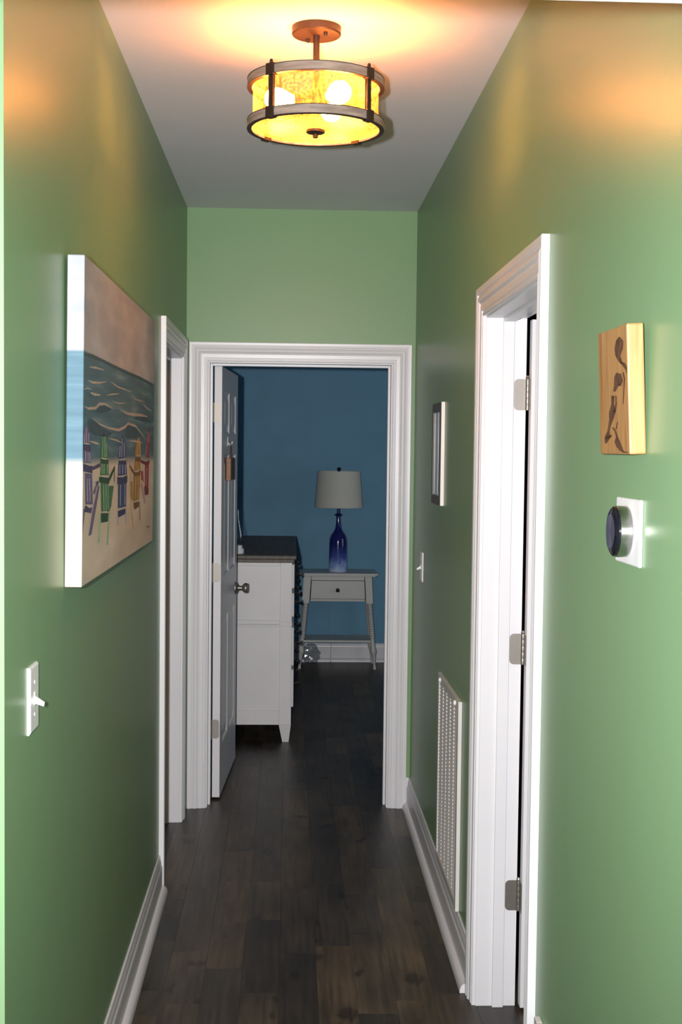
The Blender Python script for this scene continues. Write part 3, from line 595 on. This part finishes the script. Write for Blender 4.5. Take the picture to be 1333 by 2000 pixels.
# ------------------------------------------------------------------ return-air vents
def vent(name, label, y0, z0, w, h, ncol):
    t = thing(name, label, 'air vent', (WR, y0, z0)); b_ = .030; d = .0135
    for nm, a, c, e, g in (('frame_side', 0, b_, 0, h), ('frame_side', w-b_, w, 0, h), ('frame_rail', b_, w-b_, 0, b_), ('frame_rail', b_, w-b_, h-b_, h)):
        m = MB(); m.box(-d, -.0004, a, c, e, g, .0015); m.build(nm, 'vent_white', t)
    m = MB(); m.box(-.002, -.0004, b_, w-b_, b_, h-b_); m.build('filter_back', 'dark_gap', t)
    n = int((h-2*b_)/.0127); pit = (h-2*b_)/n; me = None
    for k in range(n):
        z = b_+(k+.5)*pit
        if me is None:
            m = MB(); m.hexa([(-.011, b_, -.0052), (-.011, w-b_, -.0052), (-.0022, w-b_, .0038), (-.0022, b_, .0038)], [(-.011, b_, -.0038), (-.011, w-b_, -.0038), (-.0022, w-b_, .0050), (-.0022, b_, .0050)])
            o = m.build('louver', 'vent_white', t); me = o.data
        else: o = bpy.data.objects.new('louver', me); COL.objects.link(o); o.parent = t
        o.location = (0, 0, z)
    for k in range(1, ncol+1):
        y = b_+(w-2*b_)*k/(ncol+1); m = MB(); m.box(-.0108, -.0040, y-.0012, y+.0012, b_, h-b_); m.build('mullion', 'vent_white', t)
    for y in (.075, w-.075):
        m = MB(); m.lathe([(.009, -d+.001), (.009, -d-.004), (.006, -d-.007), (0, -d-.0075)], (0, y, h-.017), 14, 'X'); m.build('latch_knob', 'plastic_white', t, True)
    return t
vent('return_vent', 'tall white louvered return-air vent beside the right door casing', 4.113, .148, .570, .694, 4)
vent('wall_register', 'low white wall register below the thermostat', 2.06, .150, .715, .252, 3)
# ------------------------------------------------------------------ dresser
DX1, DY0, DYL = .018, 7.181, 1.61; DXD = .50
dr = thing('dresser', 'tall white dresser with a dark wood top and tapered feet', 'dresser', (DX1, DY0, 0))
m = MB(); m.box(-DXD-.01, .024, -.020, DYL+.02, 1.040, 1.062, .005); tp = m.build('dresser_top', 'dresser_top', dr)
m = MB(); m.box(-DXD, .010, -.010, DYL+.01, 1.020, 1.040, .004); m.build('top_moulding', 'dresser_top', tp)
m = MB(); m.box(-DXD+.004, -.004, .012, DYL-.004, .10, 1.020); m.build('body', 'dresser_white', dr)
for (xa, ya) in ((0, 0), (0, DYL-.06), (-DXD, 0), (-DXD, DYL-.06)):
    xl, xr = (-.068, 0) if xa == 0 else (xa, xa+.068); xm0, xm1 = (xl+.020, xr-.012) if xa == 0 else (xl+.012, xr-.020)
    m = MB(); m.box(xl, xr, ya, ya+.06, .099, 1.02, .002); p = m.build('post', 'dresser_white', dr)
    m = MB(); m.hexa([(xm0, ya+.012, 0), (xm1, ya+.012, 0), (xm1, ya+.048, 0), (xm0, ya+.048, 0)], [(xl, ya, .099), (xr, ya, .099), (xr, ya+.06, .099), (xl, ya+.06, .099)]); m.build('foot', 'dresser_white', p)
for z0, z1, yo in ((.099, .181, .004), (.655, .668, .004), (.6705, .6955, .002)):
    m = MB(); m.box(-DXD+.068, -.068, yo, .03, z0, z1, .002); m.build('side_rail', 'dresser_white', dr)
m = MB(); m.box(-.070, .002, -.002, .03, .660, .688, .002); m.build('side_rail', 'dresser_white', dr)
m = MB(); m.box(-DXD+.068, -.068, .004, .03, 1.0, 1.02, .002); m.build('side_rail', 'dresser_white', dr)
for z0, z1 in ((.868+.002, 1.0085), (.7085, .8445), (.4300, .6500), (.1930, .4090)):
    for k in range(2):
        y0 = .035+k*(DYL-.07)/2+.004; y1 = .035+(k+1)*(DYL-.07)/2-.004
        m = MB(); m.box(-.006, .0135, y0, y1, z0, z1, .006); d = m.build('drawer', 'dresser_white', dr)
        for yy in (.22, .78):
            m = MB(); m.lathe([(.010, .0135), (.007, .020), (.007, .026), (.0155, .031), (.017, .038), (.012, .044), (0, .046)], (0, y0+(y1-y0)*yy, (z0+z1)/2), 16, 'X'); m.build('knob', 'knob_dark', d, True)
# glass ornament on the dresser
go = thing('glass_ornament', 'clear glass ornament on a white stepped base on the dresser', 'ornament', (-.322+.012, 7.30, 1.062))
m = MB(); m.lathe([(.052, 0), (.052, .026), (.050, .028), (.043, .028), (.043, .044), (.040, .047), (0, .047)], n=32); m.build('base', 'plastic_white', go, True)
m = MB(); m.lathe([(.030, .047), (.040, .062), (.045, .090), (.042, .122), (.033, .160), (.026, .195), (.023, .240), (.024, .250)], n=32); m.f = [f for f in m.f if len(f) == 4]; m.build('glass_bulb', 'clear_glass', go, True)
m = MB(); m.lathe([(.008, .047), (.012, .07), (.004, .09), (.010, .12), (.003, .17), (0, .175)], n=12); m.build('inner_stem', 'cord_clear', go, True)
# ------------------------------------------------------------------ side table
TYF, TYB, TXC = 9.585, 9.905, .3690
tb = thing('side_table', 'pale grey side table with spool-turned legs and one drawer', 'side table', (TXC, TYF, 0))
def tl(x, y, z): return (x-TXC, y-TYF, z)
m = MB(); m.box(-.285, .285, -.005, .352, .704, .7185, .003); tt = m.build('table_top', 'table_paint', tb)
m = MB(); m.prism([(-.303, .7185), (-.303, .7225), (-.296, .731), (.296, .731), (.303, .7225), (.303, .7185)], 'Y', -.022, .362); m.build('top_slab', 'table_paint', tt)
m = MB(); m.hexa([(-.205, .006, .518), (.205, .006, .518), (.205, .02, .518), (-.205, .02, .518)], [(-.198, .006, .704), (.198, .006, .704), (.198, .02, .704), (-.198, .02, .704)]); m.build('apron', 'table_paint', tb)
m = MB(); m.box(-.20, .20, .30, .315, .518, .704); m.build('apron', 'table_paint', tb)
for s in (-1, 1):
    m = MB(); m.hexa([(s*.225-.008, .02, .518), (s*.225+.008, .02, .518), (s*.225+.008, .31, .518), (s*.225-.008, .31, .518)], [(s*.215-.008, .02, .704), (s*.215+.008, .02, .704), (s*.215+.008, .31, .704), (s*.215-.008, .31, .704)]); m.build('apron', 'table_paint', tb)
def drawer_quad(g, y0, y1):
    b_ = [(-.2085+g, y0, .5345+g), (.2085-g, y0, .5345+g), (.2010-g, y0, .6765-g), (-.2010+g, y0, .6765-g)]
    return MB().hexa([b_[0], b_[1], (b_[1][0], y1, b_[1][2]), (b_[0][0], y1, b_[0][2])], [b_[3], b_[2], (b_[2][0], y1, b_[2][2]), (b_[3][0], y1, b_[3][2])])
drawer_quad(0, .0045, .02).build('drawer_gap', 'dark_gap', tb)
dw = drawer_quad(.0035, -.002, .02).build('drawer', 'table_paint', tb)
m = MB(); m.lathe([(.006, -.002), (.006, -.010), (.0145, -.016), (.0155, -.022), (.010, -.027), (0, -.028)], (-.002, 0, .604), 18, 'Y'); m.build('knob', 'knob_dark', dw, True)
for s in (-1, 1):
    for fb in (0, 1):
        yt, yb, e = (.004, -.004, -1) if fb == 0 else (.316, .326, 1)
        xt, xm, xb = s*.229, s*.241, s*.2855; hw = .026
        ya, yc = (yt, yt+.045) if fb == 0 else (yt-.045, yt)
        m = MB(); m.hexa([(xm-hw, ya, .503), (xm+hw, ya, .503), (xm+hw, yc, .503), (xm-hw, yc, .503)], [(xt-hw+.004*0, ya, .704), (xt+hw, ya, .704), (xt+hw, yc, .704), (xt-hw, yc, .704)])
        lg = m.build('leg', 'table_paint', tb)
        pts, rad = [], []; y1 = (ya+yc)/2; y2 = y1+e*.012; NB = 15
        def at(z): u = 1-z/.503; return (xm+(xb-xm)*u, y1+(y2-y1)*u, z)
        for k in range(NB*6+1):
            z = .503-(.503-.235)*k/(NB*6); pts.append(at(z)); rad.append(.0165+.0068*abs(math.sin(PI*k/6))-.002)
        for z, r in ((.232, .015), (.20, .017), (.165, .0195), (.145, .024), (.128, .0235), (.112, .017), (.07, .0125), (.03, .0105), (.020, .0105), (.014, .014), (.004, .0135), (0, .011)): pts.append(at(z)); rad.append(r)
        m = MB(); m.tube(pts, rad, 14); m.build('spool_turning', 'table_paint', lg, True)
m = MB(); m.box(-.262, .262, .012, .312, .205, .222, .003); m.build('shelf', 'table_paint', tb)
# table lamp
lp = thing('table_lamp', 'table lamp with navy-to-white glazed bottle base and linen shade', 'lamp', (.3725, 9.745, .731))
m = MB(); m.lathe([(.067, 0), (.070, .004), (.0705, .06), (.0690, .16), (.0675, .225), (.0655, .250), (.058, .272), (.045, .292), (.032, .310), (.024, .328), (.0195, .355), (.0165, .395), (.0160, .418), (.023, .424), (.034, .432), (.022, .440), (.012, .444), (0, .444)], n=40); m.build('bottle_base', 'blue_glaze', lp, True)
m = MB(); m.lathe([(.012, .444), (.012, .50), (.010, .78)], n=14); m.build('neck_rod', 'paint_blue_dark', lp, True)
m = MB(); m.lathe([(.1850, .489), (.1640, .764), (.1625, .764), (.1835, .489)], n=56, closed=True); sh = m.build('lamp_shade', 'shade_linen', lp, True)
for k in range(3):
    a = 2*PI*k/3+.3; m = MB(); m.tube([(0, 0, .757), (.163*math.cos(a), .163*math.sin(a), .757)], .002, 6); m.build('spider_arm', 'nickel', sh)
m = MB(); m.lathe([(.004, .764), (.013, .772), (.016, .782), (.011, .792), (0, .796)], n=16); m.build('finial', 'knob_dark', lp, True)
# lamp cord and clear plastic bag behind the table
m = MB(); m.tube([(.315, 9.958, .725), (.322, 9.959, .55), (.330, 9.959, .40), (.335, 9.957, .25), (.335, 9.948, .145), (.33, 9.926, .06), (.33, 9.918, .008), (.345, 9.85, .004), (.33, 9.80, .004)], .0022, 6)
tag(m.build('lamp_cord', 'cord_grey', None, True), 'thin lamp cord hanging down the blue wall behind the side table', 'cord')
v, f = [], []; nU, nV = 22, 12; rr = random.Random(3)
for j in range(nV+1):
    for i in range(nU):
        a = 2*PI*i/nU; t = j/nV; r = .060*(math.sin(PI*min(1, .08+.9*t))**.5)*(1+rr.uniform(-.22, .22))+.004
        v.append((.174+r*1.05*math.cos(a), 9.86+r*.6*math.sin(a), .002+.155*t+(rr.uniform(-.006, .006) if 0 < j < nV else 0)))
for j in range(nV):
    for i in range(nU): f.append((j*nU+i, j*nU+(i+1) % nU, (j+1)*nU+(i+1) % nU, (j+1)*nU+i))
bag = tag(obj('plastic_bag', v, f, 'clear_glass'), 'crumpled clear plastic bag under the side table', 'bag')
for k in range(5):
    m = MB(); q = [(.174+rr.uniform(-.04, .04), 9.86+rr.uniform(-.02, .02), .02+.02*j+rr.uniform(-.01, .01)) for j in range(6)]; m.tube(q, .003, 6); m.build('cable_loop', 'cord_clear', bag, True)
# ------------------------------------------------------------------ hook and hanging sign on the bedroom door
def on_door(s, off, z): a = math.radians(87.0); return Vector((DRX+s*math.cos(a)+off*math.sin(a), D+T+.012+s*math.sin(a)-off*math.cos(a), z))
hk = thing('door_hook', 'small white adhesive hook on the bedroom door', 'hook', on_door(.270, 0, 1.685), (0, 0, math.radians(87)))
m = MB(); m.box(-.010, .010, -.003, -.0003, -.016, .030, .001); m.build('hook_plate', 'plastic_white', hk)
m = MB(); m.tube([(0, -.003, .0), (0, -.010, -.008), (0, -.018, -.008), (0, -.022, .0), (0, -.023, .008)], .003, 8); m.build('hook_arm', 'plastic_white', hk, True)
sg = thing('hanging_sign', 'small dark wooden sign hanging by a string from the door hook', 'sign', on_door(.270, .016, 1.505), (0, 0, math.radians(87)))
m = MB(); m.box(-.105, .105, -.011, .011, 0, .108, .002); m.build('sign_board', 'sign_wood', sg)
m = MB(); m.box(-.100, .100, -.0116, -.0108, .004, .104); m.build('sign_print', 'sign_face', sg)
m = MB(); m.tube([(-.05, 0, .106), (-.002, -.001, .176), (.002, -.001, .176), (.05, 0, .106)], .0022, 6); m.build('string', 'string_brown', sg, True)
print('planks', cnt)
